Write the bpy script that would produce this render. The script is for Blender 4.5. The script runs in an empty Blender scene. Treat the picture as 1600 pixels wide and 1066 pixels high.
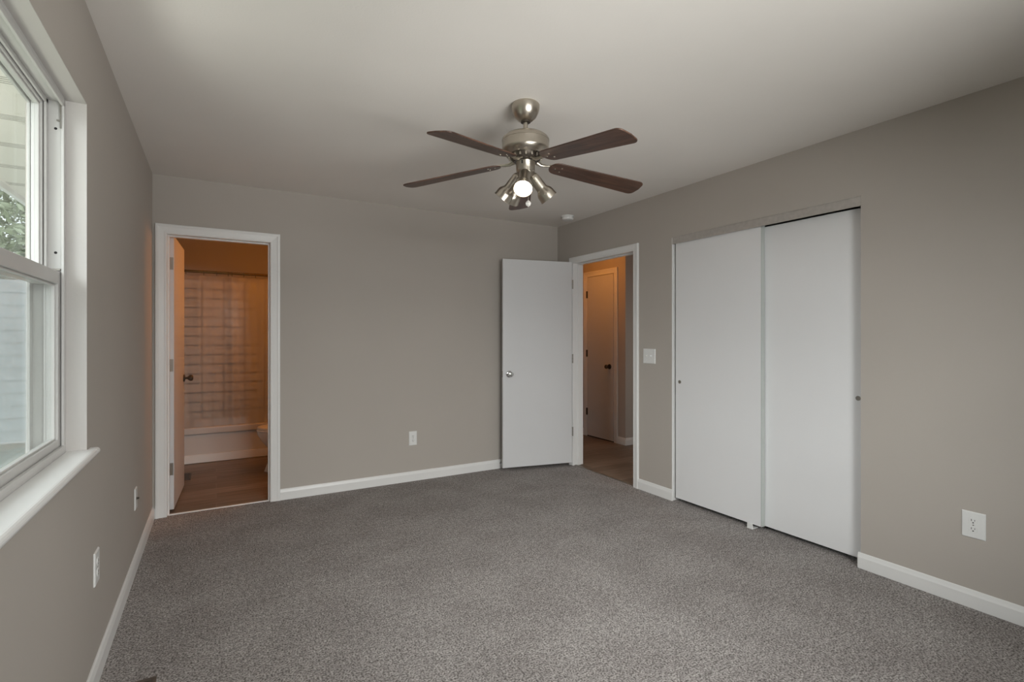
import bpy, math, random
from mathutils import Vector, Matrix
random.seed(7)
C = bpy.context.scene.collection
SC = bpy.context.scene
PI = math.pi
# ------------------------------------------------------------------ camera
HZ = 1.277
cd = bpy.data.cameras.new('camera'); cd.sensor_width = 36; cd.lens = 797 / 1600 * 36
cd.shift_y = -5 / 1600; cd.clip_start = .02; cd.clip_end = 300
cam = bpy.data.objects.new('camera', cd); C.objects.link(cam)
cam.location = (0, 0, HZ); cam.rotation_euler = (PI / 2, 0, math.radians(-30.1))
SC.camera = cam
# ------------------------------------------------------------------ world + colour management
w = bpy.data.worlds.new('overcast_sky'); SC.world = w; w.use_nodes = True
bg = w.node_tree.nodes['Background']; bg.inputs[0].default_value = (.90, .96, 1, 1); bg.inputs[1].default_value = 2.0
SC.view_settings.view_transform = 'Standard'; SC.view_settings.look = 'None'
SC.view_settings.gamma = 1; SC.view_settings.use_curve_mapping = False
SC.view_settings.exposure = 0.0
# ------------------------------------------------------------------ lights
def area(name, loc, target, sx, sy, power, col):
    l = bpy.data.lights.new(name, 'AREA'); l.shape = 'RECTANGLE'; l.size = sx; l.size_y = sy
    l.energy = power; l.color = col
    o = bpy.data.objects.new(name, l); C.objects.link(o); o.location = loc
    o.rotation_euler = (Vector(target) - Vector(loc)).to_track_quat('-Z', 'Y').to_euler(); return o
def point(name, loc, power, col, r=.08):
    l = bpy.data.lights.new(name, 'POINT'); l.energy = power; l.color = col; l.shadow_soft_size = r
    o = bpy.data.objects.new(name, l); C.objects.link(o); o.location = loc; return o
# daylight coming in through the two windows (sky seen from each opening)
area('daylight_side_window', (-2.5, 1.5, 2.75), (1.2, 1.9, .4), 3.5, 1.5, 230, (.95, .98, 1))
area('daylight_ground_bounce', (-1.7, 1.2, -.25), (1.0, 1.0, 2.6), 2.6, 1.0, 45, (1, .98, .93))
area('daylight_front_window', (.9, -2.3, 2.35), (1.7, 4.2, .3), 3.0, 1.5, 370, (1, .97, .965))
area('daylight_front_bounce', (1.05, -4.4, -.5), (1.2, 2.4, 2.4), 5.2, 1.5, 690, (1, .955, .94))
# lamps
point('bathroom_vanity_light', (.98, 4.95, 2.0), 15, (1, .345, .05), .10)
point('hall_ceiling_light', (3.47, 4.80, 2.30), 7.5, (1, .36, .06), .10)
area('hall_far_daylight', (5.45, 3.4, 1.3), (3.5, 4.1, .0), .8, 1.0, 7, (1, .95, .89))

# ------------------------------------------------------------------ materials
def mat(name, col, rough=.6, metal=0.0, bump=0, bscale=100, var=0, vscale=3, emis=0, spec=.5):
    m = bpy.data.materials.new(name); m.use_nodes = True; nt = m.node_tree; b = nt.nodes['Principled BSDF']
    b.inputs['Base Color'].default_value = (*col, 1); b.inputs['Roughness'].default_value = rough
    b.inputs['Metallic'].default_value = metal; b.inputs['Specular IOR Level'].default_value = spec
    tc = nt.nodes.new('ShaderNodeTexCoord')
    if var:
        n = nt.nodes.new('ShaderNodeTexNoise'); n.inputs['Scale'].default_value = vscale; n.inputs['Detail'].default_value = 4
        nt.links.new(tc.outputs['Object'], n.inputs['Vector'])
        r = nt.nodes.new('ShaderNodeValToRGB')
        r.color_ramp.elements[0].position = .3; r.color_ramp.elements[1].position = .7
        r.color_ramp.elements[0].color = (*[c * (1 - var) for c in col], 1); r.color_ramp.elements[1].color = (*[min(1, c * (1 + var)) for c in col], 1)
        nt.links.new(n.outputs['Fac'], r.inputs[0]); nt.links.new(r.outputs[0], b.inputs['Base Color'])
    if bump:
        n = nt.nodes.new('ShaderNodeTexNoise'); n.inputs['Scale'].default_value = bscale; n.inputs['Detail'].default_value = 3
        nt.links.new(tc.outputs['Object'], n.inputs['Vector'])
        bp = nt.nodes.new('ShaderNodeBump'); bp.inputs['Strength'].default_value = bump; bp.inputs['Distance'].default_value = .002
        nt.links.new(n.outputs['Fac'], bp.inputs['Height']); nt.links.new(bp.outputs[0], b.inputs['Normal'])
    if emis:
        b.inputs['Emission Color'].default_value = (1, .80, .62, 1); b.inputs['Emission Strength'].default_value = emis
    return m
M = {}
M['wall'] = mat('greige_wall_paint', (.467, .427, .388), .75, bump=.15, bscale=180, var=.012, vscale=2, spec=.3)
M['ceil'] = mat('ceiling_paint', (.80, .765, .725), .9, bump=.2, bscale=120, var=.01, spec=.2)
M['trim'] = mat('white_trim_paint', (.80, .795, .785), .38, var=.01, vscale=4)
M['door'] = mat('white_door_paint', (.68, .68, .69), .42, bump=.05, bscale=60, var=.01, vscale=3)
M['closet'] = mat('white_closet_door_paint', (.80, .80, .81), .45, bump=.04, bscale=60, var=.008, vscale=3)
M['reveal'] = mat('window_reveal_paint', (.55, .525, .505), .6, bump=.2, bscale=90)
M['vinyl'] = mat('white_window_vinyl', (.58, .57, .555), .35, var=.02, vscale=8)
M['nickel'] = mat('brushed_nickel', (.50, .455, .39), .30, 1, var=.06, vscale=20)
M['chrome'] = mat('polished_chrome', (.62, .62, .62), .12, 1, var=.02)
M['bronze'] = mat('dark_aged_metal', (.10, .085, .07), .4, .8, var=.1)
M['hinge'] = mat('satin_hinge_metal', (.33, .31, .28), .4, .9, var=.05)
M['brass'] = mat('dark_antique_brass', (.20, .14, .06), .35, .9, var=.05)
M['black'] = mat('dark_void', (.012, .011, .010), .8, var=.05)
M['plastic'] = mat('white_plastic', (.78, .78, .77), .35, var=.01)
M['edge'] = mat('grey_green_edge_strip', (.50, .53, .51), .5, var=.01)
M['slot'] = mat('dark_slot', (.03, .03, .03), .7, var=.05)
M['bulb'] = mat('glowing_bulb_face', (1, .95, .9), .5, emis=14, var=.01)
M['fob'] = mat('frosted_crystal', (.75, .72, .68), .15, var=.03, vscale=30)
M['porcelain'] = mat('white_porcelain', (.78, .77, .75), .15, var=.01)
M['tub'] = mat('tub_enamel', (.62, .60, .58), .2, var=.01)
M['track'] = mat('scratched_track_metal', (.50, .47, .44), .5, .35, bump=.3, bscale=140, var=.07, vscale=40)
M['register'] = mat('brown_register_metal', (.11, .085, .07), .5, .3, var=.05)
M['soffit'] = mat('cream_soffit_vinyl', (.90, .87, .83), .6, var=.02, vscale=2)
M['fence'] = mat('pale_vinyl_siding', (.80, .85, .87), .6, var=.06, vscale=1.2)
M['grass'] = mat('lawn', (.20, .22, .15), .9, bump=1, bscale=30, var=.35, vscale=4)
M['bark'] = mat('grey_bark', (.16, .13, .10), .9, bump=1, bscale=20, var=.3, vscale=8)

def leaf_mat():
    m = bpy.data.materials.new('green_leaves'); m.use_nodes = True; nt = m.node_tree; b = nt.nodes['Principled BSDF']
    g = nt.nodes.new('ShaderNodeNewGeometry'); r = nt.nodes.new('ShaderNodeValToRGB')
    r.color_ramp.elements[0].color = (.20, .25, .13, 1); r.color_ramp.elements[1].color = (.46, .52, .36, 1)
    nt.links.new(g.outputs['Random Per Island'], r.inputs[0]); nt.links.new(r.outputs[0], b.inputs['Base Color'])
    b.inputs['Roughness'].default_value = .6; return m
M['leaf'] = leaf_mat()

def carpet():
    m = bpy.data.materials.new('speckled_grey_carpet'); m.use_nodes = True; nt = m.node_tree; b = nt.nodes['Principled BSDF']
    L = nt.links; tc = nt.nodes.new('ShaderNodeTexCoord')
    def noise(s, d=2, r=.5):
        n = nt.nodes.new('ShaderNodeTexNoise'); n.inputs['Scale'].default_value = s; n.inputs['Detail'].default_value = d
        n.inputs['Roughness'].default_value = r
        L.new(tc.outputs['Object'], n.inputs['Vector']); return n.outputs['Fac']
    def ramp(f, p0, c0, p1, c1):
        r = nt.nodes.new('ShaderNodeValToRGB'); e = r.color_ramp.elements
        e[0].position = p0; e[0].color = (*c0, 1); e[1].position = p1; e[1].color = (*c1, 1); L.new(f, r.inputs[0]); return r.outputs[0]
    def mul(a, c):
        x = nt.nodes.new('ShaderNodeMix'); x.data_type = 'RGBA'; x.blend_type = 'MULTIPLY'; x.inputs[0].default_value = 1
        L.new(a, x.inputs[6]); L.new(c, x.inputs[7]); return x.outputs[2]
    fine = ramp(noise(135, 3, .7), .39, (.115, .102, .097), .585, (.47, .440, .425))
    mid = ramp(noise(38, 2, .6), .35, (.80, .80, .80), .65, (1.12, 1.12, 1.12))
    big = ramp(noise(3.2, 3, .55), .38, (.90, .89, .89), .64, (1.06, 1.06, 1.06))
    L.new(mul(mul(fine, mid), big), b.inputs['Base Color']); b.inputs['Roughness'].default_value = 1
    b.inputs['Specular IOR Level'].default_value = .1
    bp = nt.nodes.new('ShaderNodeBump'); bp.inputs['Strength'].default_value = .7; bp.inputs['Distance'].default_value = .004
    L.new(noise(150, 3, .65), bp.inputs['Height']); L.new(bp.outputs[0], b.inputs['Normal'])
    return m
M['carpet'] = carpet()

def planks():
    m = bpy.data.materials.new('wood_look_plank_floor'); m.use_nodes = True; nt = m.node_tree; b = nt.nodes['Principled BSDF']
    L = nt.links; tc = nt.nodes.new('ShaderNodeTexCoord')
    bk = nt.nodes.new('ShaderNodeTexBrick'); L.new(tc.outputs['Object'], bk.inputs['Vector'])
    bk.inputs['Scale'].default_value = 1; bk.inputs['Brick Width'].default_value = .92; bk.inputs['Row Height'].default_value = .152
    bk.inputs['Mortar Size'].default_value = .0018; bk.inputs['Bias'].default_value = 0
    bk.inputs['Color1'].default_value = (.27, .205, .155, 1); bk.inputs['Color2'].default_value = (.16, .12, .09, 1)
    bk.inputs['Mortar'].default_value = (.30, .25, .20, 1)
    mp = nt.nodes.new('ShaderNodeMapping'); mp.inputs['Scale'].default_value = (2.2, 26, 1); L.new(tc.outputs['Object'], mp.inputs[0])
    n = nt.nodes.new('ShaderNodeTexNoise'); n.inputs['Scale'].default_value = 1.6; n.inputs['Detail'].default_value = 6; L.new(mp.outputs[0], n.inputs['Vector'])
    r = nt.nodes.new('ShaderNodeValToRGB'); r.color_ramp.elements[0].position = .3; r.color_ramp.elements[0].color = (.66, .64, .62, 1)
    r.color_ramp.elements[1].position = .7; r.color_ramp.elements[1].color = (1.15, 1.15, 1.15, 1); L.new(n.outputs['Fac'], r.inputs[0])
    x = nt.nodes.new('ShaderNodeMix'); x.data_type = 'RGBA'; x.blend_type = 'MULTIPLY'; x.inputs[0].default_value = 1
    L.new(bk.outputs['Color'], x.inputs[6]); L.new(r.outputs[0], x.inputs[7]); L.new(x.outputs[2], b.inputs['Base Color'])
    b.inputs['Roughness'].default_value = .45; return m
M['plank'] = planks()

def tiles():
    m = bpy.data.materials.new('white_wall_tile'); m.use_nodes = True; nt = m.node_tree; b = nt.nodes['Principled BSDF']
    L = nt.links; tc = nt.nodes.new('ShaderNodeTexCoord')
    s = nt.nodes.new('ShaderNodeSeparateXYZ'); L.new(tc.outputs['Object'], s.inputs[0])
    ad = nt.nodes.new('ShaderNodeMath'); ad.operation = 'ADD'; L.new(s.outputs[0], ad.inputs[0]); L.new(s.outputs[1], ad.inputs[1])
    c = nt.nodes.new('ShaderNodeCombineXYZ'); L.new(ad.outputs[0], c.inputs[0]); L.new(s.outputs[2], c.inputs[1])
    bk = nt.nodes.new('ShaderNodeTexBrick'); L.new(c.outputs[0], bk.inputs['Vector'])
    bk.offset = 0; bk.inputs['Scale'].default_value = 1; bk.inputs['Brick Width'].default_value = .216; bk.inputs['Row Height'].default_value = .108
    bk.inputs['Mortar Size'].default_value = .009
    bk.inputs['Color1'].default_value = (.74, .73, .70, 1); bk.inputs['Color2'].default_value = (.70, .69, .66, 1); bk.inputs['Mortar'].default_value = (.12, .11, .10, 1)
    L.new(bk.outputs['Color'], b.inputs['Base Color']); b.inputs['Roughness'].default_value = .2; return m
M['tile'] = tiles()

def walnut():
    m = bpy.data.materials.new('walnut_fan_blade'); m.use_nodes = True; nt = m.node_tree; b = nt.nodes['Principled BSDF']
    L = nt.links; tc = nt.nodes.new('ShaderNodeTexCoord')
    mp = nt.nodes.new('ShaderNodeMapping'); mp.inputs['Scale'].default_value = (3, 34, 20); L.new(tc.outputs['Object'], mp.inputs[0])
    n = nt.nodes.new('ShaderNodeTexNoise'); n.inputs['Scale'].default_value = 1.5; n.inputs['Detail'].default_value = 6; n.inputs['Distortion'].default_value = .6
    L.new(mp.outputs[0], n.inputs['Vector'])
    r = nt.nodes.new('ShaderNodeValToRGB'); e = r.color_ramp.elements
    e[0].position = .30; e[0].color = (.030, .014, .009, 1); e[1].position = .72; e[1].color = (.125, .062, .040, 1)
    L.new(n.outputs['Fac'], r.inputs[0]); L.new(r.outputs[0], b.inputs['Base Color'])
    b.inputs['Roughness'].default_value = .38; return m
M['walnut'] = walnut()

def glass(name, tint=(1, 1, 1), refl=.06):
    m = bpy.data.materials.new(name); m.use_nodes = True; nt = m.node_tree; L = nt.links
    nt.nodes.remove(nt.nodes['Principled BSDF']); out = nt.nodes['Material Output']
    t = nt.nodes.new('ShaderNodeBsdfTransparent'); t.inputs[0].default_value = (*tint, 1)
    g = nt.nodes.new('ShaderNodeBsdfGlossy'); g.inputs['Roughness'].default_value = .01
    lw = nt.nodes.new('ShaderNodeLayerWeight'); lw.inputs[0].default_value = .5
    pw = nt.nodes.new('ShaderNodeMath'); pw.operation = 'POWER'; pw.inputs[1].default_value = 5; L.new(lw.outputs['Facing'], pw.inputs[0])
    f = nt.nodes.new('ShaderNodeMath'); f.operation = 'MULTIPLY_ADD'; f.inputs[1].default_value = .55; f.inputs[2].default_value = .03; L.new(pw.outputs[0], f.inputs[0])
    x = nt.nodes.new('ShaderNodeMixShader'); L.new(f.outputs[0], x.inputs[0]); L.new(t.outputs[0], x.inputs[1]); L.new(g.outputs[0], x.inputs[2])
    L.new(x.outputs[0], out.inputs[0]); return m
M['glass'] = glass('window_glass', (.95, .97, .96))

def mix_transparent(name, col, fac, translucent=False):
    m = bpy.data.materials.new(name); m.use_nodes = True; nt = m.node_tree; L = nt.links
    nt.nodes.remove(nt.nodes['Principled BSDF']); out = nt.nodes['Material Output']
    t = nt.nodes.new('ShaderNodeBsdfTransparent'); d = nt.nodes.new('ShaderNodeBsdfDiffuse'); d.inputs[0].default_value = (*col, 1)
    s = d.outputs[0]
    n = nt.nodes.new('ShaderNodeTexNoise'); n.inputs['Scale'].default_value = 6; tc = nt.nodes.new('ShaderNodeTexCoord'); L.new(tc.outputs['Object'], n.inputs['Vector'])
    r = nt.nodes.new('ShaderNodeValToRGB'); r.color_ramp.elements[0].color = (*[c * .96 for c in col], 1); r.color_ramp.elements[1].color = (*[min(1, c * 1.04) for c in col], 1)
    L.new(n.outputs['Fac'], r.inputs[0]); L.new(r.outputs[0], d.inputs[0])
    if translucent:
        tr = nt.nodes.new('ShaderNodeBsdfTranslucent'); L.new(r.outputs[0], tr.inputs[0])
        y = nt.nodes.new('ShaderNodeMixShader'); y.inputs[0].default_value = .35; L.new(d.outputs[0], y.inputs[1]); L.new(tr.outputs[0], y.inputs[2]); s = y.outputs[0]
    x = nt.nodes.new('ShaderNodeMixShader'); x.inputs[0].default_value = fac; L.new(t.outputs[0], x.inputs[1]); L.new(s, x.inputs[2])
    L.new(x.outputs[0], out.inputs[0]); return m
M['curtain'] = mix_transparent('white_curtain_fabric', (.80, .77, .74), .46, True)
M['screen'] = mix_transparent('insect_screen_mesh', (.62, .66, .68), .42)

# ------------------------------------------------------------------ mesh helpers
class MB:
    def __init__(s): s.v = []; s.f = []; s.sm = []
    def add(s, vs, fs, smooth=False, T=None):
        b = len(s.v); s.v += [tuple(T @ Vector(p)) if T else tuple(p) for p in vs]
        s.f += [tuple(i + b for i in f) for f in fs]; s.sm += [smooth] * len(fs); return s
    def box(s, x0, x1, y0, y1, z0, z1, T=None):
        vs = [(x, y, z) for x in (x0, x1) for y in (y0, y1) for z in (z0, z1)]
        return s.add(vs, [(0, 1, 3, 2), (4, 6, 7, 5), (0, 4, 5, 1), (2, 3, 7, 6), (0, 2, 6, 4), (1, 5, 7, 3)], T=T)
    def lathe(s, prof, n=40, T=None, smooth=True, caps=True):
        vs = []; fs = []
        for r, z in prof:
            for k in range(n):
                a = 2 * PI * k / n; vs.append((r * math.cos(a), r * math.sin(a), z))
        for i in range(len(prof) - 1):
            for k in range(n):
                k2 = (k + 1) % n; fs.append((i * n + k, i * n + k2, (i + 1) * n + k2, (i + 1) * n + k))
        s.add(vs, fs, smooth, T)
        if caps:
            b = len(s.v) - len(vs)
            s.f.append(tuple(b + k for k in reversed(range(n)))); s.sm.append(False)
            s.f.append(tuple(b + (len(prof) - 1) * n + k for k in range(n))); s.sm.append(False)
        return s
    def loft(s, rings, smooth=True, T=None, caps=True):
        n = len(rings[0]); vs = [p for r in rings for p in r]; fs = []
        for i in range(len(rings) - 1):
            for k in range(n):
                k2 = (k + 1) % n; fs.append((i * n + k, i * n + k2, (i + 1) * n + k2, (i + 1) * n + k))
        s.add(vs, fs, smooth, T)
        if caps:
            b = len(s.v) - len(vs)
            s.f.append(tuple(b + k for k in reversed(range(n)))); s.sm.append(False)
            s.f.append(tuple(b + (len(rings) - 1) * n + k for k in range(n))); s.sm.append(False)
        return s
    def prism(s, poly, f, a0, a1, T=None):
        """poly of (u,v); f(u,v,a)->xyz"""
        n = len(poly); vs = [f(u, v, a) for a in (a0, a1) for u, v in poly]
        fs = [(k, (k + 1) % n, n + (k + 1) % n, n + k) for k in range(n)] + [tuple(reversed(range(n))), tuple(range(n, 2 * n))]
        return s.add(vs, fs, T=T)
    def tube(s, pts, r, n=10, T=None):
        rings = []; P = [Vector(p) for p in pts]
        for i, p in enumerate(P):
            t = (P[min(i + 1, len(P) - 1)] - P[max(i - 1, 0)]).normalized()
            q = t.to_track_quat('Z', 'Y')
            rr = r[i] if isinstance(r, (list, tuple)) else r
            rings.append([tuple(p + q @ Vector((rr * math.cos(2 * PI * k / n), rr * math.sin(2 * PI * k / n), 0))) for k in range(n)])
        return s.loft(rings, T=T)
    def build(s, name, m, parent=None, bevel=0, seg=2):
        me = bpy.data.meshes.new(name); me.from_pydata(s.v, [], s.f); me.update()
        import bmesh
        b = bmesh.new(); b.from_mesh(me); bmesh.ops.recalc_face_normals(b, faces=b.faces); b.to_mesh(me); b.free()
        for p, q in zip(me.polygons, s.sm): p.use_smooth = q
        if any(s.sm): me.set_sharp_from_angle(angle=math.radians(32))
        me.materials.append(m)
        o = bpy.data.objects.new(name, me); C.objects.link(o)
        if parent: o.parent = parent
        if bevel:
            md = o.modifiers.new('bevel', 'BEVEL'); md.width = bevel; md.segments = seg; md.limit_method = 'ANGLE'; md.angle_limit = math.radians(40)
        return o
def tag(o, label=None, cat=None, group=None, kind=None):
    if label: o['label'] = label
    if cat: o['category'] = cat
    if group: o['group'] = group
    if kind: o['kind'] = kind
    return o
def root(name, loc, label, cat, rotz=0, group=None, kind=None, rot=None):
    o = bpy.data.objects.new(name, None); C.objects.link(o); o.location = loc
    o.rotation_euler = rot if rot else (0, 0, rotz); o.empty_display_size = .1
    return tag(o, label, cat, group, kind)
def struct(o, label, cat): return tag(o, label, cat, None, 'structure')
def TR(loc=(0, 0, 0), d=None, rz=0):
    """place local +z along d"""
    m = Matrix.Translation(loc)
    if d is not None: m = m @ Vector(d).to_track_quat('Z', 'Y').to_matrix().to_4x4()
    if rz: m = m @ Matrix.Rotation(rz, 4, 'Z')
    return m

# ------------------------------------------------------------------ dimensions
XL, XR, YB, YF, H = -.39, 3.094, 4.385, -.32, 2.435
XO = XL - .16            # outer face of left wall
XR2 = XR + .116; YB2 = YB + .115
WY0, WY1, WZ0, WZ1 = 1.0, 2.282, .862, 2.092     # side window opening
BX0, BX1, BZ = -.304, .363, 2.018                # bathroom opening
HY0, HY1, HZt = 3.256, 4.104, 2.020              # hall opening
CY0, CY1, CZ = 1.478, 2.834, 2.066               # closet opening
FX0, FX1 = .30, 1.95                             # front window

# ------------------------------------------------------------------ shell
b = MB()
b.box(XO, XL, YF - .15, WY0, 0, H).box(XO, XL, WY1, 6.95, 0, H).box(XO, XL, WY0, WY1, 0, WZ0).box(XO, XL, WY0, WY1, WZ1, H)
struct(b.build('wall_left', M['wall']), 'greige painted wall with the window, on the left', 'wall')
b = MB()
b.box(XL, BX0 - .02, YB, YB2, 0, H).box(BX1 + .02, XR2, YB, YB2, 0, H).box(BX0 - .02, BX1 + .02, YB, YB2, BZ + .02, H)
struct(b.build('wall_back', M['wall']), 'greige painted far wall holding the bathroom doorway', 'wall')
b = MB()
b.box(XR, XR2, YF, CY0, 0, H).box(XR, XR2, CY0, CY1, CZ, H).box(XR, XR2, CY1, HY0 - .02, 0, H)
b.box(XR, XR2, HY0 - .02, HY1 + .02, HZt + .02, H).box(XR, XR2, HY1 + .02, YB, 0, H)
struct(b.build('wall_right', M['wall']), 'greige painted right wall with hall doorway and closet opening', 'wall')
b = MB()
b.box(XL, FX0, YF - .15, YF, 0, H).box(FX1, XR2, YF - .15, YF, 0, H).box(FX0, FX1, YF - .15, YF, 0, .9).box(FX0, FX1, YF - .15, YF, 2.1, H)
struct(b.build('wall_front', M['wall']), 'greige wall behind the camera', 'wall')
b = MB(); b.box(XO, 5.7, YF - .15, 7.1, H, H + .1); struct(b.build('ceiling', M['ceil']), 'smooth painted ceiling', 'ceiling')
b = MB(); b.box(XL, XR, YF, YB, -.05, 0); b.box(XR, 3.85, 1.1, 2.95, -.05, 0)
b.box(BX0 - .02, BX1 + .02, YB, YB + .03, -.05, 0); b.box(XR, XR + .025, HY0 - .02, HY1 + .02, -.05, 0)
struct(b.build('floor', M['carpet']), 'speckled grey-brown carpet over the bedroom floor', 'floor')
b = MB(); b.box(XL, 1.13, YB + .035, 6.9, -.05, -.004)
struct(b.build('floor', M['plank']), 'wood-look plank floor in the bathroom', 'floor')
b = MB(); b.box(XR + .03, 5.7, 2.95, 7.0, -.05, -.004)
struct(b.build('floor', M['plank']), 'wood-look plank floor in the hall', 'floor')
# closet walls
b = MB(); b.box(3.85, 3.95, 1.0, 3.05, 0, H).box(XR2, 3.85, 1.0, 1.1, 0, H).box(XR2, 3.85, 2.95, 3.05, 0, H)
struct(b.build('wall_closet', M['wall']), 'inside walls of the closet', 'wall')
# hall walls
b = MB(); b.box(4.2, 4.3, 4.66, 7.0, 0, H).box(4.2, 5.7, 4.56, 4.66, 0, H)
struct(b.build('wall_hall', M['wall']), 'greige hall wall with outside corner seen through the doorway', 'wall')
b = MB(); b.box(XR2 - .11, XR2, YB2, 7.0, 0, H).box(XR2, 4.3, 7.0, 7.1, 0, H).box(3.95, 5.7, 2.85, 2.95, 0, H).box(5.6, 5.7, 2.95, 4.56, 0, H)
struct(b.build('wall_hall', M['wall']), 'hall walls out of sight around the doorway', 'wall')
# bathroom walls
b = MB(); b.box(1.13, 1.25, YB2, 6.95, 0, H).box(XL, 1.13, 6.85, 6.95, 0, H)
struct(b.build('wall_bathroom', M['wall']), 'painted bathroom walls above the tub', 'wall')
for bx_ in ((XL + .012, 1.118, 6.838, 6.85), (1.118, 1.13, 6.06, 6.85), (XL, XL + .012, 6.06, 6.85)):
    b = MB(); b.box(*bx_, .362, 1.95); struct(b.build('wall_tile', M['tile']), 'white tile surround over the bathtub', 'wall')

# ------------------------------------------------------------------ casings and baseboards
CP = [(0, 0), (0, .008), (.006, .012), (.012, .0125), (.016, .011), (.045, .0145), (.052, .0175), (.062, .0175), (.066, .014), (.066, 0)]
def casing(name, f, s0, s1, zt, label, wd=.066, zb=0.0):
    k = wd / .066; b = MB(); rings = []
    for (s, z, ds, dz) in ((s0, zb, -1, 0), (s0, zt, -1, 1), (s1, zt, 1, 1), (s1, zb, 1, 0)):
        rings.append([f(s + ds * u * k, z + dz * u * k, v) for u, v in CP])
    b.loft(rings, smooth=False); return struct(b.build(name, M['trim']), label, 'door casing')
casing('trim_1', lambda s, z, d: (s, YB - d, z), BX0, BX1, BZ, 'white casing around the bathroom doorway', .070)
casing('trim_2', lambda s, z, d: (XR - d, s, z), HY0, HY1, HZt, 'white casing around the hall doorway', .060)
def jamb(name, f, s0, s1, zt, d0, d1, label, stop=None):
    b = MB()
    def bx(sa, sb, za, zb, da, db):
        p = f(sa, za, da); q = f(sb, zb, db)
        b.box(min(p[0], q[0]), max(p[0], q[0]), min(p[1], q[1]), max(p[1], q[1]), min(p[2], q[2]), max(p[2], q[2]))
    bx(s0 - .02, s0, 0, zt + .02, d0, d1); bx(s1, s1 + .02, 0, zt + .02, d0, d1); bx(s0, s1, zt, zt + .02, d0, d1)
    if stop:
        a, c = stop; bx(s0, s0 + .011, 0, zt, a, c); bx(s1 - .011, s1, 0, zt, a, c); bx(s0 + .011, s1 - .011, zt - .011, zt, a, c)
    return struct(b.build(name, M['trim'], bevel=.0015), label, 'door jamb')
jamb('trim_3', lambda s, z, d: (s, YB + d, z), BX0, BX1, BZ, 0, .115, 'white jamb lining the bathroom doorway', (.035, .072))
jamb('trim_4', lambda s, z, d: (XR + d, s, z), HY0, HY1, HZt, 0, .116, 'white jamb lining the hall doorway', (.045, .08))
# casing on hall side
BP = [(0, 0), (.014, 0), (.014, .062), (.011, .072), (.0085, .083), (.006, .087), (0, .087)]
def base(name, f, a0, a1, label):
    b = MB(); b.prism(BP, f, a0, a1); return struct(b.build(name, M['trim'], bevel=.0015), label, 'baseboard')
base('baseboard_left', lambda u, v, a: (XL + u, a, v), YF, YB, 'white baseboard along the left wall under the window')
base('baseboard_back', lambda u, v, a: (a, YB - u, v), BX1 + .07, XR, 'white baseboard along the far wall')
base('baseboard_back', lambda u, v, a: (a, YB - u, v), XL + .014, BX0 - .07, 'short white baseboard left of the bathroom casing')
b = MB(); b.prism(BP, lambda u, v, a: (XR - u, a, v), YF, CY0 + .012)
struct(b.build('baseboard_right', M['trim'], bevel=.003), 'white baseboard on the right wall in front of the closet', 'baseboard')
base('baseboard_right', lambda u, v, a: (XR - u, a, v), CY1 - .012, HY0 - .06, 'short white baseboard between closet and hall doorway')
base('baseboard_hall', lambda u, v, a: (4.2 - u, a, v), 4.546, 4.70, 'white baseboard beside the hall door, at the outside corner')
base('baseboard_hall', lambda u, v, a: (a, 4.56 - u, v), 4.2, 5.6, 'white baseboard of the hall wall right of the corner')
base('baseboard_hall', lambda u, v, a: (4.2 - u, a, v), 5.33, 7.0, 'white baseboard left of the hall door')
base('baseboard_hall', lambda u, v, a: (a, YB2 + u, v), BX1 + .02, 1.13, 'white baseboard inside the bathroom')
# carpet transition strips
b = MB(); b.box(BX0, BX1, YB + .018, YB + .04, -.004, .006)
struct(b.build('trim_5', M['trim'], bevel=.002), 'pale threshold strip between carpet and bathroom floor', 'threshold')
b = MB(); b.box(XR + .012, XR + .032, HY0, HY1, -.004, .005)
struct(b.build('trim_6', M['hinge'], bevel=.002), 'thin threshold strip between carpet and hall floor', 'threshold')

# ------------------------------------------------------------------ doors
def knob(parent, loc, d, m, k=1.0):
    T = TR(loc, d)
    b = MB(); b.lathe([(.0, 0), (.030, 0), (.032, .003), (.030, .008), (.022, .012), (.0, .012)], 28, T, caps=False)
    r = b.build('knob_rosette', m, parent)
    b = MB(); b.lathe([(.010, .010), (.010, .026), (.014, .033), (.022, .040), (.0265, .050), (.026, .060), (.020, .068), (.010, .071), (0, .071)], 28, T, caps=False)
    kb = b.build('knob', m, parent)
    return kb
def hinge(parent, f, z, m):
    """f(u,v,z) u along leaf, v out"""
    b = MB()
    for q in (0,):
        p = f(0, 0, z - .045); r = f(.028, .003, z + .045)
        b.box(min(p[0], r[0]), max(p[0], r[0]), min(p[1], r[1]), max(p[1], r[1]), p[2], r[2])
    c = f(-.004, .004, z - .048)
    for i in range(3):
        b.lathe([(.0055, .0), (.0055, .0305)], 14, TR((c[0], c[1], c[2] + i * .032)))
    b.lathe([(.0035, -.004), (.0065, 0), (.0065, .002)], 14, TR((c[0], c[1], c[2] - .003)))
    return b.build('hinge', m, parent)
# bedroom door
ang = math.atan2(.151, -.721)
d1 = root('door_1', (3.071, 4.104, 0), 'open white flush bedroom door swung against the far wall', 'door', ang, kind='structure')
b = MB(); b.box(0, .722, -.035, 0, .032, 2.032); b.build('door_slab', M['door'], d1, bevel=.002)
knob(d1, (.660, 0, .930), (0, 1, 0), M['chrome']); knob(d1, (.660, -.035, .930), (0, -1, 0), M['chrome'])
b = MB(); b.box(.7215, .7235, -.029, -.006, .90, .96); b.box(.722, .731, -.023, -.012, .922, .938); b.build('latch_plate', M['hinge'], d1)
for z in (1.81, 1.07, .343):
    b = MB()
    for i in range(3): b.lathe([(.0065, 0), (.0065, .029)], 14, TR((-.006, .004, z - .045 + i * .0303)))
    b.box(-.004, .0, -.030, .002, z - .044, z + .044)
    b.build('hinge', M['hinge'], d1)
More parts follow.
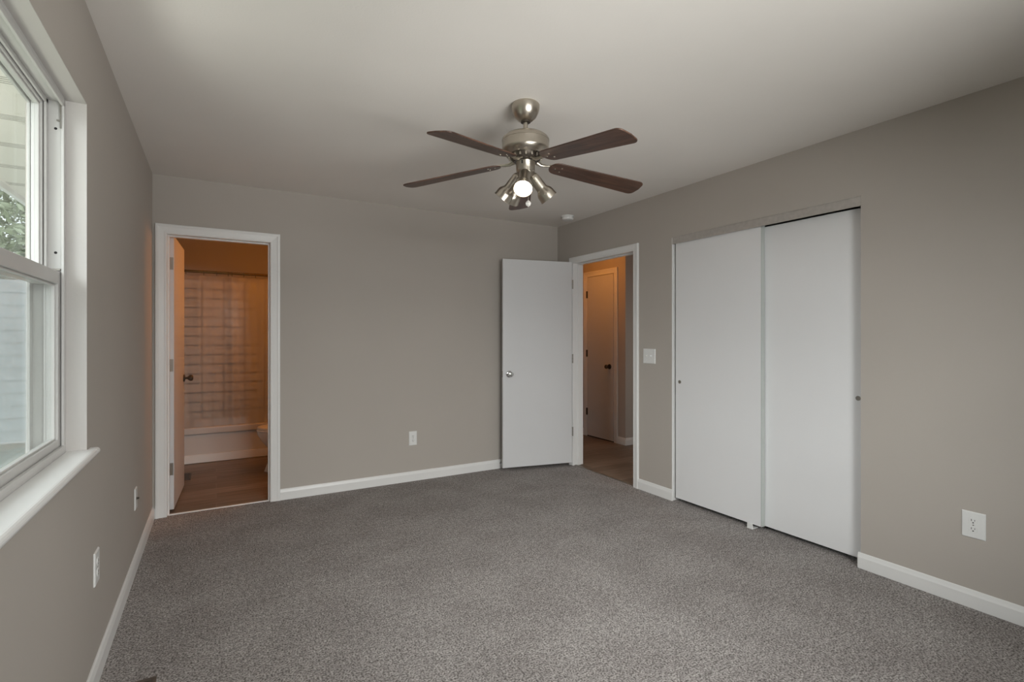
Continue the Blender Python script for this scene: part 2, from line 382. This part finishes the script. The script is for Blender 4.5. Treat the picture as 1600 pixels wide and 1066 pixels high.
# bathroom door (swings into the bathroom)
ang = math.atan2(.70, .032)
d2 = root('door_2', (-.270, 4.503, 0), 'open white flush bathroom door swung inward', 'door', ang, kind='structure')
b = MB(); b.box(0, .70, 0, .034, .012, 2.032); b.build('door_slab', M['door'], d2, bevel=.002)
knob(d2, (.640, 0, .935), (0, -1, 0), M['bronze']); knob(d2, (.640, .034, .935), (0, 1, 0), M['bronze'])
for z in (1.824, 1.074, .31):
    b = MB(); b.box(-.0025, 0, .004, .030, z - .045, z + .045)
    for i in range(3): b.lathe([(.0055, 0), (.0055, .029)], 14, TR((-.004, .036, z - .045 + i * .0303)))
    for zz in (-.03, 0, .03): b.lathe([(0, .0), (.004, 0), (.003, .0012), (0, .0012)], 10, TR((-.0025, .016 + .006 * (zz == 0), z + zz), (-1, 0, 0)), caps=False)
    b.build('hinge', M['hinge'], d2)
# hall closet door
d5 = root('door_5', (4.2, 4.761, 0), 'closed flush white door in the hall with dark knob', 'door', kind='structure')
b = MB(); b.box(-.012, .0, 0, .507, .012, 2.058); b.build('door_slab', M['door'], d5, bevel=.002)
knob(d5, (-.012, .067, .922), (-1, 0, 0), M['bronze'])
for z in (1.839, 1.076, .32):
    b = MB(); b.box(-.016, -.011, .495, .520, z - .045, z + .045); b.lathe([(.007, 0), (.007, .09)], 12, TR((-.018, .512, z - .045)))
    b.build('hinge', M['bronze'], d5)
casing('trim_7', lambda s, z, d: (4.2 - d, s, z), 4.755, 5.274, 2.066, 'white casing around the hall door', .066)
b = MB(); b.box(4.196, 4.2, 4.755, 5.274, 0, .012); struct(b.build('trim_8', M['black']), 'dark gap under the hall door', 'gap')

# closet doors
d3 = root('door_3', (XR + .014, 2.087, 0), 'left white sliding closet door, in front of its twin', 'closet door', kind='structure')
b = MB(); b.box(0, .034, 0, .722, .028, 2.04); b.build('door_slab', M['closet'], d3, bevel=.0015)
b = MB(); b.box(-.0015, .0345, -.0045, .0, .028, 2.04); b.build('edge_strip', M['edge'], d3, bevel=.001)
def cup(p, loc):
    b = MB(); b.lathe([(.0135, -.001), (.0135, .002), (.0115, .0025), (.0105, .0008), (0, .0004)], 24, TR(loc, (-1, 0, 0)), caps=False)
    return b.build('finger_pull', M['hinge'], p)
cup(d3, (-.0005, .682, .935))
d4 = root('door_4', (XR + .056, 1.44, 0), 'right white sliding closet door, behind its twin', 'closet door', kind='structure')
b = MB(); b.box(0, .034, 0, .735, .028, 2.012); b.build('door_slab', M['closet'], d4, bevel=.0015)
cup(d4, (-.0005, .078, .934))
# track fascia
b = MB(); b.box(XR - .001, XR + .004, CY0, CY1, 2.010, CZ); b.box(XR, XR + .09, CY0, CY1, CZ - .012, CZ - .002); b.box(XR + .046, XR + .049, CY0, CY1, 2.022, CZ)
b.box(XR - .004, XR + .004, CY0, CY1, CZ - .004, CZ)
struct(b.build('trim_9', M['track'], bevel=.001), 'worn painted metal track over the sliding closet doors', 'closet track')
b = MB(); b.box(XR - .002, XR + .11, CY1 - .004, CY1, 0, 2.06)
struct(b.build('trim_10', M['trim']), 'thin white edge bead at the left side of the closet opening', 'edge bead')
g = root('closet_floor_guide', (XR + .006, 2.157, 0), 'small clear plastic floor guide where the closet doors meet', 'floor guide')
b = MB(); b.box(-.014, .05, -.022, .022, 0, .006).box(-.010, -.004, -.02, .02, .006, .036); b.build('guide_body', M['plastic'], g, bevel=.002)

# ------------------------------------------------------------------ side window
win = root('window_1', (XL, WY0, WZ0), 'white single-hung window in the left wall', 'window', kind='structure')
W = WY1 - WY0; Z0 = .902 - WZ0; ZT = WZ1 - WZ0
# reveal lining (drywall return): far side, near side and head
b = MB(); b.box(-.056, -.0005, W - .002, W, .025, ZT).box(-.056, -.0005, 0, .002, .025, ZT).box(-.056, -.0005, .002, W - .002, ZT - .002, ZT)
b.build('window_reveal', M['reveal'], win)
# frame: recessed box with tracks
b = MB()
for y0, y1 in ((0, .016), (W - .016, W)):
    b.box(-.150, -.056, y0, y1, 0, ZT)
yf = W - .016
b.box(-.064, -.056, yf - .010, yf, Z0, ZT)               # inner lip far
b.box(-.106, -.099, yf - .022, yf, Z0, ZT)               # parting bead far
b.box(-.146, -.138, yf - .030, yf, Z0, ZT)
b.box(-.064, -.056, .016, .026, Z0, ZT).box(-.106, -.099, .016, .038, Z0, ZT).box(-.146, -.138, .016, .046, Z0, ZT)
b.box(-.150, -.056, .016, yf, ZT - .014, ZT).box(-.064, -.056, .016, yf, ZT - .030, ZT - .014).box(-.106, -.099, .016, yf, ZT - .030, ZT - .014)
b.box(-.146, -.138, .016, yf, ZT - .045, ZT - .014)
b.box(-.150, -.056, .016, yf, 0, Z0 - .006).box(-.064, -.054, .016, yf, Z0 - .006, Z0 + .010).box(-.106, -.099, .016, yf, Z0 - .006, Z0 + .012)
b.build('window_frame', M['vinyl'], win, bevel=.0015)
# lower sash (inner track)
def sash(name, x0, x1, z0, z1, st, rb, rt):
    b = MB(); y0 = .020; y1 = W - .020
    b.box(x0, x1, y0, y0 + st, z0, z1).box(x0, x1, y1 - st, y1, z0, z1)
    b.box(x0, x1, y0 + st, y1 - st, z0, z0 + rb).box(x0, x1, y0 + st, y1 - st, z1 - rt, z1)
    xm = (x0 + x1) / 2
    for (a0, a1, c0, c1) in ((y0 + st, y0 + st + .006, z0 + rb, z1 - rt), (y1 - st - .006, y1 - st, z0 + rb, z1 - rt)):
        b.box(xm - .008, xm + .008, a0, a1, c0, c1)
    b.box(xm - .008, xm + .008, y0 + st, y1 - st, z0 + rb, z0 + rb + .006).box(xm - .008, xm + .008, y0 + st, y1 - st, z1 - rt - .006, z1 - rt)
    s = b.build(name, M['vinyl'], win, bevel=.002)
    b = MB(); b.box(xm - .002, xm + .002, y0 + st, y1 - st, z0 + rb, z1 - rt); b.build('glass_pane', M['glass'], s)
    return s
ZM = 1.478 - WZ0
ls = sash('lower_sash', -.097, -.067, Z0 + .004, ZM + .022, .030, .030, .044)
us = sash('upper_sash', -.136, -.108, ZM - .022, ZT - .016, .026, .040, .022)
for yy in (W * .5,):
    b = MB(); b.box(-.092, -.066, yy - .03, yy + .03, ZM + .022, ZM + .030).box(-.088, -.072, yy - .008, yy + .008, ZM + .030, ZM + .040)
    b.build('sash_lock', M['vinyl'], win, bevel=.002)
b = MB()
for z in (1.985 - WZ0, 1.565 - WZ0): b.lathe([(0, 0), (.0045, 0), (.004, .001), (0, .001)], 12, TR((-.080, yf, z), (0, -1, 0)), caps=False)
b.build('track_screw_hole', M['black'], win)
b = MB(); b.box(-.076, -.064, yf - .010, yf, 2.010 - WZ0, 2.014 - WZ0); b.box(-.067, -.063, yf - .013, yf - .009, 1.985 - WZ0, 2.075 - WZ0)
b.box(-.088, -.066, yf - .012, yf - .002, ZM + .026, ZM + .032); b.build('balance_clip', M['hinge'], win)
b = MB(); b.box(-.149, -.148, .03, W - .03, Z0, ZM + .02); b.build('insect_screen', M['screen'], win)
# stool (sill) with rounded nose and horns
b = MB(); prof = [(-.056, 0), (-.056, .025)]
xn = .030
for i in range(9):
    a = PI / 2 - PI * i / 8; prof.append((xn - .0125 + .0125 * math.cos(a), .0125 + .0125 * math.sin(a)))
b.prism([(u, v) for u, v in prof], lambda u, v, a: (u, a, v), 0, W)
b.prism([(0, 0), (0, .025)] + prof[2:], lambda u, v, a: (u, a, v), W, W + .045)
b.prism([(0, 0), (0, .025)] + prof[2:], lambda u, v, a: (u, a, v), -.045, 0)
b.build('window_sill', M['trim'], win, bevel=.003)

# front window (behind the camera) that lets the second daylight in
wf = root('window_2', (FX0, YF - .1, .9), 'window in the wall behind the camera', 'window', kind='structure')
b = MB(); Wf = FX1 - FX0
b.box(0, .04, -.03, .03, 0, 1.2).box(Wf - .04, Wf, -.03, .03, 0, 1.2).box(.04, Wf - .04, -.03, .03, 0, .04).box(.04, Wf - .04, -.03, .03, 1.16, 1.2)
b.box(Wf / 2 - .02, Wf / 2 + .02, -.03, .03, .04, 1.16)
fr = b.build('window_frame', M['vinyl'], wf)
b = MB(); b.box(.04, Wf - .04, -.002, .002, .04, 1.16); b.build('glass_pane', M['glass'], fr)

# ------------------------------------------------------------------ outlets, switch
def plate_mesh(w_, h_):
    b = MB(); a = w_ / 2; c = h_ / 2
    r1 = [(-a, 0, -c), (a, 0, -c), (a, 0, c), (-a, 0, c)]
    def ring(i, y): return [(-a + i, y, -c + i), (a - i, y, -c + i), (a - i, y, c - i), (-a + i, y, c - i)]
    b.loft([ring(0, 0), ring(0, -.003), ring(.0035, -.0065)], smooth=False); return b
def outlet(loc, rz, w_, h_, label, group='duplex outlets low on the walls'):
    r = root('wall_outlet', loc, label, 'outlet', rz, group=group)
    plate_mesh(w_, h_).build('cover_plate', M['plastic'], r, bevel=.0012)
    for s in (1, -1):
        zc = s * .0195; b = MB(); n = 28; ring = []
        for k in range(n):
            a = 2 * PI * k / n; x = .0172 * math.cos(a); z = .0172 * math.sin(a); z = max(-.0138, min(.0138, z)); ring.append((x, z))
        b.loft([[(x, -.006, zc + z) for x, z in ring], [(x, -.0085, zc + z) for x, z in ring]], smooth=False)
        f = b.build('receptacle', M['plastic'], r, bevel=.0006)
        b = MB(); b.box(-.0075, -.0050, -.0088, -.0083, zc - .001, zc + .008).box(.0050, .0072, -.0088, -.0083, zc, zc + .0075)
        b.lathe([(0, 0), (.003, 0), (.003, .0004), (0, .0004)], 14, TR((0, -.0084, zc - .0075), (0, -1, 0)), caps=False)
        b.build('socket_slot', M['slot'], f)
    b = MB(); b.lathe([(.0032, 0), (.0030, .0012), (0, .0016)], 14, TR((0, -.0065, 0), (0, -1, 0)), caps=False); b.build('screw', M['hinge'], r)
    return r
outlet((1.518, YB, .380), 0, .074, .125, 'white duplex outlet low on the far wall, between the two doors')
outlet((XR, .990, .393), -PI / 2, .089, .124, 'white duplex outlet on the right wall near the closet')
outlet((XL, 2.425, .422), PI / 2, .080, .124, 'white duplex outlet under the window on the left wall')
r = root('cable_plate', (XL, 3.50, .385), 'white coaxial cable plate on the left wall near the bathroom', 'wall plate', PI / 2)
plate_mesh(.074, .118).build('cover_plate', M['plastic'], r, bevel=.0012)
b = MB(); b.lathe([(.0075, 0), (.0075, .003), (.0048, .003), (.0048, .012), (0, .012)], 16, TR((0, -.0065, 0), (0, -1, 0)), caps=False); b.build('coax_connector', M['bronze'], r)
r = root('light_switch', (XR, 3.074, 1.125), 'white double switch plate between hall doorway and closet', 'light switch', -PI / 2)
plate_mesh(.135, .122).build('cover_plate', M['plastic'], r, bevel=.0012)
for x in (-.024, .024):
    b = MB(); b.box(x - .006, x + .006, -.0075, -.006, -.0125, .0125); fr = b.build('toggle_collar', M['trim'], r)
    b = MB(); b.box(x - .004, x + .004, -.020, -.006, -.002, .008); b.build('toggle', M['plastic'], r, bevel=.001)
    for z in (-.030, .030):
        b = MB(); b.lathe([(.003, 0), (.0028, .001), (0, .0014)], 12, TR((x, -.0065, z), (0, -1, 0)), caps=False); b.build('screw', M['plastic'], r)
# smoke detector
r = root('smoke_detector', (2.892, 3.935, H), 'small round white smoke detector on the ceiling near the corner', 'smoke detector')
b = MB(); b.lathe([(0, 0), (.062, 0), (.062, -.010), (.058, -.013)], 40, caps=False); b.build('mounting_ring', M['plastic'], r)
b = MB(); b.lathe([(.055, -.011), (.055, -.028), (.050, -.036), (.030, -.040), (0, -.041)], 40, caps=False); b.build('detector_body', M['plastic'], r)
# door stop
r = root('door_stop', (2.405, YB - .0135, .055), 'small spring door stop on the baseboard behind the bedroom door', 'door stop')
b = MB(); b.lathe([(.011, 0), (.011, .004), (.005, .008)], 16, TR((0, 0, 0), (0, -1, 0))); b.build('base', M['chrome'], r)
b = MB(); pts = []
for i in range(140):
    a = i * .42; pts.append((.0052 * math.cos(a), -.006 - .036 * i / 140, .0052 * math.sin(a)))
b.tube(pts, .0011, 5); b.build('spring', M['chrome'], r)
b = MB(); b.lathe([(.007, .040), (.008, .043), (.007, .050), (0, .051)], 16, TR((0, 0, 0), (0, -1, 0)), caps=False); b.build('rubber_tip', M['plastic'], r)
# registers
def register(loc, lx, ly, label, rz=0):
    r = root('floor_register', loc, label, 'floor vent', rz)
    b = MB(); b.box(-lx / 2, lx / 2, -ly / 2, -ly / 2 + .014, 0, .006).box(-lx / 2, lx / 2, ly / 2 - .014, ly / 2, 0, .006)
    b.box(-lx / 2, -lx / 2 + .014, -ly / 2 + .014, ly / 2 - .014, 0, .006).box(lx / 2 - .014, lx / 2, -ly / 2 + .014, ly / 2 - .014, 0, .006)
    b.build('register_frame', M['register'], r, bevel=.001)
    b = MB(); n = 14
    for i in range(n):
        x = -lx / 2 + .02 + (lx - .04) * i / (n - 1); b.box(x - .003, x + .003, -ly / 2 + .014, ly / 2 - .014, 0, .0045)
    b.box(-lx / 2 + .01, lx / 2 - .01, -ly / 2 + .01, ly / 2 - .01, 0, .001)
    b.build('louvers', M['register'], r)
register((-.262, 5.56, -.004), .26, .12, 'brown floor vent in the bathroom plank floor beside the open door', PI / 2)
register((-.243, 2.195, .0), .10, .27, 'dark brown floor vent set into the carpet under the window')

# ------------------------------------------------------------------ ceiling fan
FA = -30.1
fan = root('ceiling_fan', (1.327, 2.155, H), 'brushed nickel ceiling fan with five walnut blades and four spotlights', 'ceiling fan')
zf = lambda z: z - H
def fl(name, prof, m, par=fan, n=48):
    b = MB(); b.lathe([(r, zf(z)) for r, z in prof], n, caps=False); return b.build(name, m, par)
fl('canopy', [(0, H), (.066, H), (.070, 2.428), (.069, 2.412), (.064, 2.393), (.052, 2.370), (.036, 2.355), (.026, 2.350), (0, 2.350)], M['nickel'])
fl('canopy_ring', [(.024, 2.358), (.024, 2.344), (.012, 2.342)], M['bronze'])
fl('downrod', [(.0115, 2.352), (.0115, 2.285)], M['nickel'])
fl('motor_housing', [(.012, 2.300), (.030, 2.296), (.070, 2.288), (.098, 2.277), (.112, 2.266), (.117, 2.258), (.1175, 2.250), (.116, 2.249), (.116, 2.212),
    (.1165, 2.210), (.1145, 2.203), (.108, 2.192), (.104, 2.188), (.099, 2.181), (.094, 2.177), (.090, 2.179), (.080, 2.180), (0, 2.180)], M['nickel'])
fl('motor_vents', [(.086, 2.182), (.080, 2.168), (.068, 2.154), (.058, 2.147), (0, 2.147)], M['bronze'])
b = MB()
for k in range(18):
    a = 2 * PI * k / 18; b.box(.070, .084, -.004, .004, zf(2.176), zf(2.160), T=Matrix.Rotation(a, 4, 'Z'))
b.build('vent_fins', M['nickel'], fan)
fl('switch_housing', [(.050, 2.152), (.0475, 2.148), (.047, 2.110), (.0465, 2.102), (.043, 2.098), (.042, 2.092), (.042, 2.078), (.038, 2.070), (.022, 2.064), (0, 2.062)], M['nickel'])
b = MB(); a0 = math.radians(-112 + FA)
b.box(.0455, .049, -.004, .004, zf(2.128), zf(2.144), T=Matrix.Rotation(a0, 4, 'Z')); b.build('switch_slot', M['black'], fan)
# one blade assembly in local frame: x outward, hung with droop and pitch
def blade_set(phi):
    Rz = Matrix.Rotation(math.radians(phi + FA), 4, 'Z')
    zr, zt_, rr, rt = 2.139, 2.081, .130, .656
    droop = math.atan2(zr - zt_, rt - rr); pitch = math.radians(10)
    T = Rz @ Matrix.Translation((rr, 0, zf(zr))) @ Matrix.Rotation(droop, 4, 'Y') @ Matrix.Rotation(-pitch, 4, 'X')
    L = (rt - rr) / math.cos(droop)
    # outline
    pts = []; w0, w1 = .052, .066
    for i in range(9):                                    # rounded root
        a = PI / 2 + PI * i / 8; pts.append((.045 + .045 * math.cos(a), w0 * .985 * math.sin(a) * (1 if abs(math.cos(a)) < .99 else 1)))
    for i in range(5):                                    # near tip corner (rounded)
        a = -PI / 2 + PI / 2 * i / 4 * .86; pts.append((L - .035 + .030 * math.cos(a), -w1 + .030 + .030 * math.sin(a)))
    pts.append((L, 0))
    for i in range(5):
        a = (PI / 2) * .14 + PI / 2 * i / 4 * .86; pts.append((L - .035 + .030 * math.cos(a), w1 - .030 + .030 * math.sin(a)))
    b = MB(); n = len(pts)
    b.prism(pts, lambda u, v, a: (u, v, a), -.003, .003)
    o = b.build('fan_blade', M['walnut'], fan, bevel=.0015); o.matrix_local = T
    # screws heads on the underside
    for (x, y) in ((.030, 0), (.062, .018), (.062, -.018)):
        b = MB(); b.lathe([(.0045, 0), (.0042, .0015), (.002, .003), (0, .0032)], 14, TR((x, y, -.003), (0, 0, -1)), caps=False)
        b.build('screw', M['nickel'], o)
    # blade iron: arm from hub, fork plate above the blade
    b = MB()
    b.tube([(.040, .0, zf(2.158)), (.062, 0, zf(2.152)), (.080, .0, zf(2.141)), (.105, 0, zf(2.140)), (.140, 0, zf(2.144))], [.007, .008, .007, .006, .005], 10)
    b.tube([(.062, .020, zf(2.152)), (.082, .012, zf(2.143)), (.11, .004, zf(2.1425)), (.140, 0, zf(2.146))], [.004, .004, .0035, .003], 8)
    b.tube([(.062, -.020, zf(2.152)), (.082, -.012, zf(2.143)), (.11, -.004, zf(2.1425)), (.140, 0, zf(2.146))], [.004, .004, .0035, .003], 8)
    ring = [(0, -.010), (.03, -.030), (.075, -.030), (.085, -.018), (.060, 0), (.085, .018), (.075, .030), (.03, .030), (0, .010)]
    Ti = Rz.inverted() @ T
    b.prism(ring, lambda u, v, a: tuple(Ti @ Vector((u, v, a))), .0035, .0065)
    i = b.build('blade_iron', M['nickel'], fan); i.matrix_local = Rz
for phi in (92, 164, 236, 308, 20): blade_set(phi)
def spot(phi, on):
    Rz = Matrix.Rotation(math.radians(phi + FA), 4, 'Z')
    el = math.radians(49); d = Vector((math.cos(el), 0, -math.sin(el)))
    T = Rz @ Matrix.Translation((.030, 0, zf(2.090))) @ d.to_track_quat('Z', 'Y').to_matrix().to_4x4()
    b = MB()
    b.lathe([(0, .0), (.020, .003), (.026, .012), (.028, .026), (.028, .084), (.029, .090), (.036, .098), (.0415, .108), (.044, .120), (.045, .134), (.0465, .147), (.0435, .147), (.0415, .122), (.031, .104), (0, .10)], 40, caps=False)
    o = b.build('spotlight_head', M['nickel'], fan); o.matrix_local = T
    b = MB(); b.lathe([(.030, .110), (.0395, .125), (.0415, .138), (.038, .1425), (.028, .1445), (.012, .1455), (0, .1455)], 36, caps=False)
    b.build('bulb', M['bulb'] if on else M['bulb'], o)
for phi, on in ((-97, 1), (18, 1), (160, 1), (128, 1)): spot(phi, on)
# pull chain with fob
b = MB(); a = math.radians(-78 + FA); cx_, cy_ = .046 * math.cos(a), .046 * math.sin(a)
b.tube([(cx_, cy_, zf(2.115)), (cx_ * 1.15, cy_ * 1.15, zf(2.10)), (cx_ * 1.2, cy_ * 1.2, zf(1.945))], .0009, 6); ch = b.build('pull_chain', M['nickel'], fan)
b = MB(); b.lathe([(0, .016), (.006, .012), (.0155, 0), (.011, -.011), (0, -.0175)], 6, TR((cx_ * 1.2, cy_ * 1.2, zf(1.930))), smooth=False, caps=False)
b.build('chain_fob', M['fob'], ch)

# ------------------------------------------------------------------ bathroom
tub = root('bathtub', (XL, 6.09, 0), 'white alcove bathtub with plain apron behind the curtain', 'bathtub')
b = MB(); Wt = 1.13 - XL - .004; D = .74
def rr(x0, x1, y0, y1, z, r, n=6):
    out = []
    for cx, cy, a0 in ((x1 - r, y1 - r, 0), (x0 + r, y1 - r, PI / 2), (x0 + r, y0 + r, PI), (x1 - r, y0 + r, 1.5 * PI)):
        for i in range(n + 1):
            a = a0 + PI / 2 * i / n; out.append((cx + r * math.cos(a), cy + r * math.sin(a), z))
    return out
b.loft([rr(.004, Wt, .022, D, 0, .004), rr(.004, Wt, .022, D, .285, .004), rr(.004, Wt, .0, D, .298, .006), rr(.004, Wt, 0, D, .352, .008), rr(.010, Wt - .006, .008, D - .004, .360, .012),
        rr(.09, Wt - .09, .075, D - .06, .360, .09), rr(.10, Wt - .10, .085, D - .07, .350, .09), rr(.16, Wt - .16, .13, D - .12, .10, .12), rr(.24, Wt - .24, .2, D - .2, .07, .1)], smooth=False)
b.build('tub_body', M['tub'], tub, bevel=.003)
b = MB(); b.box(.004, Wt, .006, .0219, 0, .085); b.build('kick_strip', M['trim'], tub, bevel=.004)
rod = root('curtain_rod', (XL, 6.125, 1.955), 'straight brass-toned curtain rod above the bathtub', 'curtain rod')
b = MB(); b.tube([(0, 0, 0), (1.52, 0, 0)], .0125, 16); b.build('rod_tube', M['brass'], rod)
for x, s in ((0, 1), (1.52, -1)):
    b = MB(); b.lathe([(.028, 0), (.026, .008), (.015, .014), (.0135, .02)], 20, TR((x, 0, 0), (s, 0, 0))); b.build('rod_flange', M['brass'], rod)
cur = root('shower_curtain', (XL + .02, 6.125, .31), 'thin white shower curtain hanging inside the tub', 'shower curtain')
b = MB(); nx, nz = 260, 30; Wc = 1.42; Hc = 1.605; vs = []
ringx = [.03, .10, .255, .37, .475, .51, .62, .73, .85, .97, 1.10, 1.24, 1.37]
for j in range(nz + 1):
    v = j / nz; z = Hc * v
    for i in range(nx + 1):
        u = i / nx * Wc
        amp = .007 + .009 * (1 - v) ** .6
        y = amp * (math.sin(u * 19 + .8 * math.sin(u * 5)) + .45 * math.sin(u * 41 + 2 + .5 * v) + .25 * math.sin(u * 67 + v * 3))
        y += -.030 * math.exp(-((u - .52) / .035) ** 2) + .007 * math.exp(-((u - .33) / .02) ** 2)
        sag = 0
        if v > .93:
            dmin = min(abs(u - r_) for r_ in ringx); sag = -.012 * (1 - math.exp(-(dmin / .04) ** 2)) * (v - .93) / .07
        vs.append((u, y + .035 * (1 - v), z + sag))
fs = [(j * (nx + 1) + i, j * (nx + 1) + i + 1, (j + 1) * (nx + 1) + i + 1, (j + 1) * (nx + 1) + i) for j in range(nz) for i in range(nx)]
b.add(vs, fs, True); b.build('curtain_cloth', M['curtain'], cur)
for r_ in ringx:
    b = MB(); pts = [(r_ + .004 * math.sin(a * .5), .019 * math.sin(a), Hc + .030 + .024 * math.cos(a)) for a in [2 * PI * k / 20 for k in range(21)]]
    b.tube(pts, .0022, 6); b.build('curtain_ring', M['bronze'], cur)
# toilet facing -X
t = root('toilet', (1.10, 5.41, 0), 'white toilet beside the tub, mostly hidden by the door casing', 'toilet', PI)
def ell(cx, a, bb, z, n=32, sq=0): return [(cx + a * math.cos(2 * PI * k / n), bb * math.sin(2 * PI * k / n), z) for k in range(n)]
b = MB(); b.loft([ell(.48, .225, .11, 0), ell(.475, .215, .105, .04), ell(.46, .19, .095, .14), ell(.47, .20, .115, .22), ell(.50, .235, .16, .30), ell(.515, .248, .178, .36), ell(.515, .250, .180, .385), ell(.515, .20, .135, .385), ell(.52, .16, .10, .30), ell(.52, .08, .05, .22)])
b.build('bowl', M['porcelain'], t)
b = MB(); b.loft([ell(.515, .252, .183, .387), ell(.515, .256, .187, .393), ell(.515, .254, .185, .403), ell(.515, .248, .18, .407)]); b.build('seat', M['plastic'], t)
b = MB(); b.loft([ell(.512, .250, .180, .409), ell(.512, .254, .184, .414), ell(.512, .25, .18, .426), ell(.512, .22, .155, .432)]); b.build('lid', M['plastic'], t)
b = MB(); b.loft([rr(.02, .20, -.20, .20, .385, .03), rr(.01, .21, -.215, .215, .72, .03)], smooth=False); b.box(.02, .30, -.11, .11, .18, .388); b.build('tank', M['porcelain'], t, bevel=.006)
b = MB(); b.loft([rr(.0, .22, -.225, .225, .722, .03), rr(.0, .22, -.225, .225, .745, .03), rr(.01, .21, -.215, .215, .755, .03)], smooth=False); b.build('tank_lid', M['porcelain'], t)
b = MB(); b.box(.212, .222, .13, .17, .66, .675).box(.222, .228, .09, .16, .663, .672); b.build('flush_lever', M['chrome'], t, bevel=.002)
# the lamps' own fixtures (out of the camera's sight)
r = root('hall_light_fixture', (3.47, 4.80, H), 'flush ceiling light in the hall', 'ceiling light')
b = MB(); b.lathe([(0, 0), (.09, 0), (.09, -.02), (.05, -.03), (0, -.03)], 32, caps=False); b.build('fixture_base', M['nickel'], r)

# ------------------------------------------------------------------ outside
b = MB(); b.box(-30, XO - .01, -8, 45, -.5, -.4); struct(b.build('ground', M['grass']), 'lawn outside the window', 'ground')
b = MB(); ES = -1.30
y = -1.0
seams = []; b.box(ES, XO, -2, y, 2.372, 2.40)
k = 0
while y < 9:
    b.box(ES, XO, y, y + .49, 2.372, 2.40); sm_ = [y + q for q in (0, .022, .044, .066)]
    seams.append(sm_); y += .49
so = struct(b.build('soffit', M['soffit']), 'cream vinyl soffit of the eave outside the window', 'soffit')
b = MB()
for sm_ in seams:
    for q in sm_: b.box(ES + .02, XO, q, q + .0035, 2.3705, 2.373)
b.build('soffit_seams', M['hinge'], so)
b = MB(); b.box(ES - .03, ES, -2, 9, 2.335, 2.50); struct(b.build('fascia', M['trim']), 'white fascia board at the eave edge outside', 'fascia')
b = MB(); b.box(ES - .10, ES - .03, -2, 9, 2.42, 2.50); struct(b.build('gutter', M['trim'], bevel=.01), 'white gutter on the eave outside', 'gutter')
# neighbour's pale siding wall
b = MB(); z = -.4
while z < 2.0:
    b.prism([(0, 0), (.025, 0), (.008, .2), (0, .2)], lambda u, v, a, z=z: (a, 11 - u, z + v), -6.5, -.9); z += .2
b.box(-6.5, -.9, 11, 11.2, -.4, 2.0)
tag(b.build('garden_shed_wall', M['fence']), 'pale blue-grey sided outbuilding wall seen through the lower window pane', 'outbuilding')
def tree(loc, R_, hgt, label, seed):
    rd = random.Random(seed); r = root('leafy_tree', loc, label, 'tree', group='trees seen under the eave')
    b = MB(); b.tube([(0, 0, 0), (.05, 0, hgt * .4), (0, .06, hgt * .75)], [.16, .11, .04], 10)
    for k in range(6):
        a = rd.random() * 6.28; b.tube([(.03, 0, hgt * .45), (.6 * R_ * math.cos(a), .6 * R_ * math.sin(a), hgt * (.6 + .25 * rd.random()))], [.05, .015], 6)
    b.build('trunk', M['bark'], r)
    b = MB()
    for k in range(15000):
        while True:
            p = Vector((rd.uniform(-1, 1), rd.uniform(-1, 1), rd.uniform(-1, 1)))
            if .25 < p.length < 1: break
        p = Vector((p.x * R_, p.y * R_, hgt * .62 + p.z * hgt * .42)); s = rd.uniform(.05, .11)
        q = Matrix.Translation(p) @ Matrix.Rotation(rd.random() * 6.28, 4, Vector((rd.uniform(-1, 1), rd.uniform(-1, 1), rd.uniform(-1, 1) + .01)).normalized())
        b.add([(-s, 0, 0), (0, -s * .45, .01), (s, 0, 0), (0, s * .45, .01)], [(0, 1, 2, 3)], T=q)
    me = bpy.data.meshes.new('foliage'); me.from_pydata(b.v, [], b.f); me.materials.append(M['leaf'])
    o = bpy.data.objects.new('foliage', me); C.objects.link(o); o.parent = r; return r
tree((-2.3, 14.0, -.4), 1.9, 6.2, 'leafy green tree behind the outbuilding, nearest the house', 1)
tree((-6.4, 15.0, -.4), 2.1, 6.8, 'leafy green tree farther out, seen under the eave', 2)
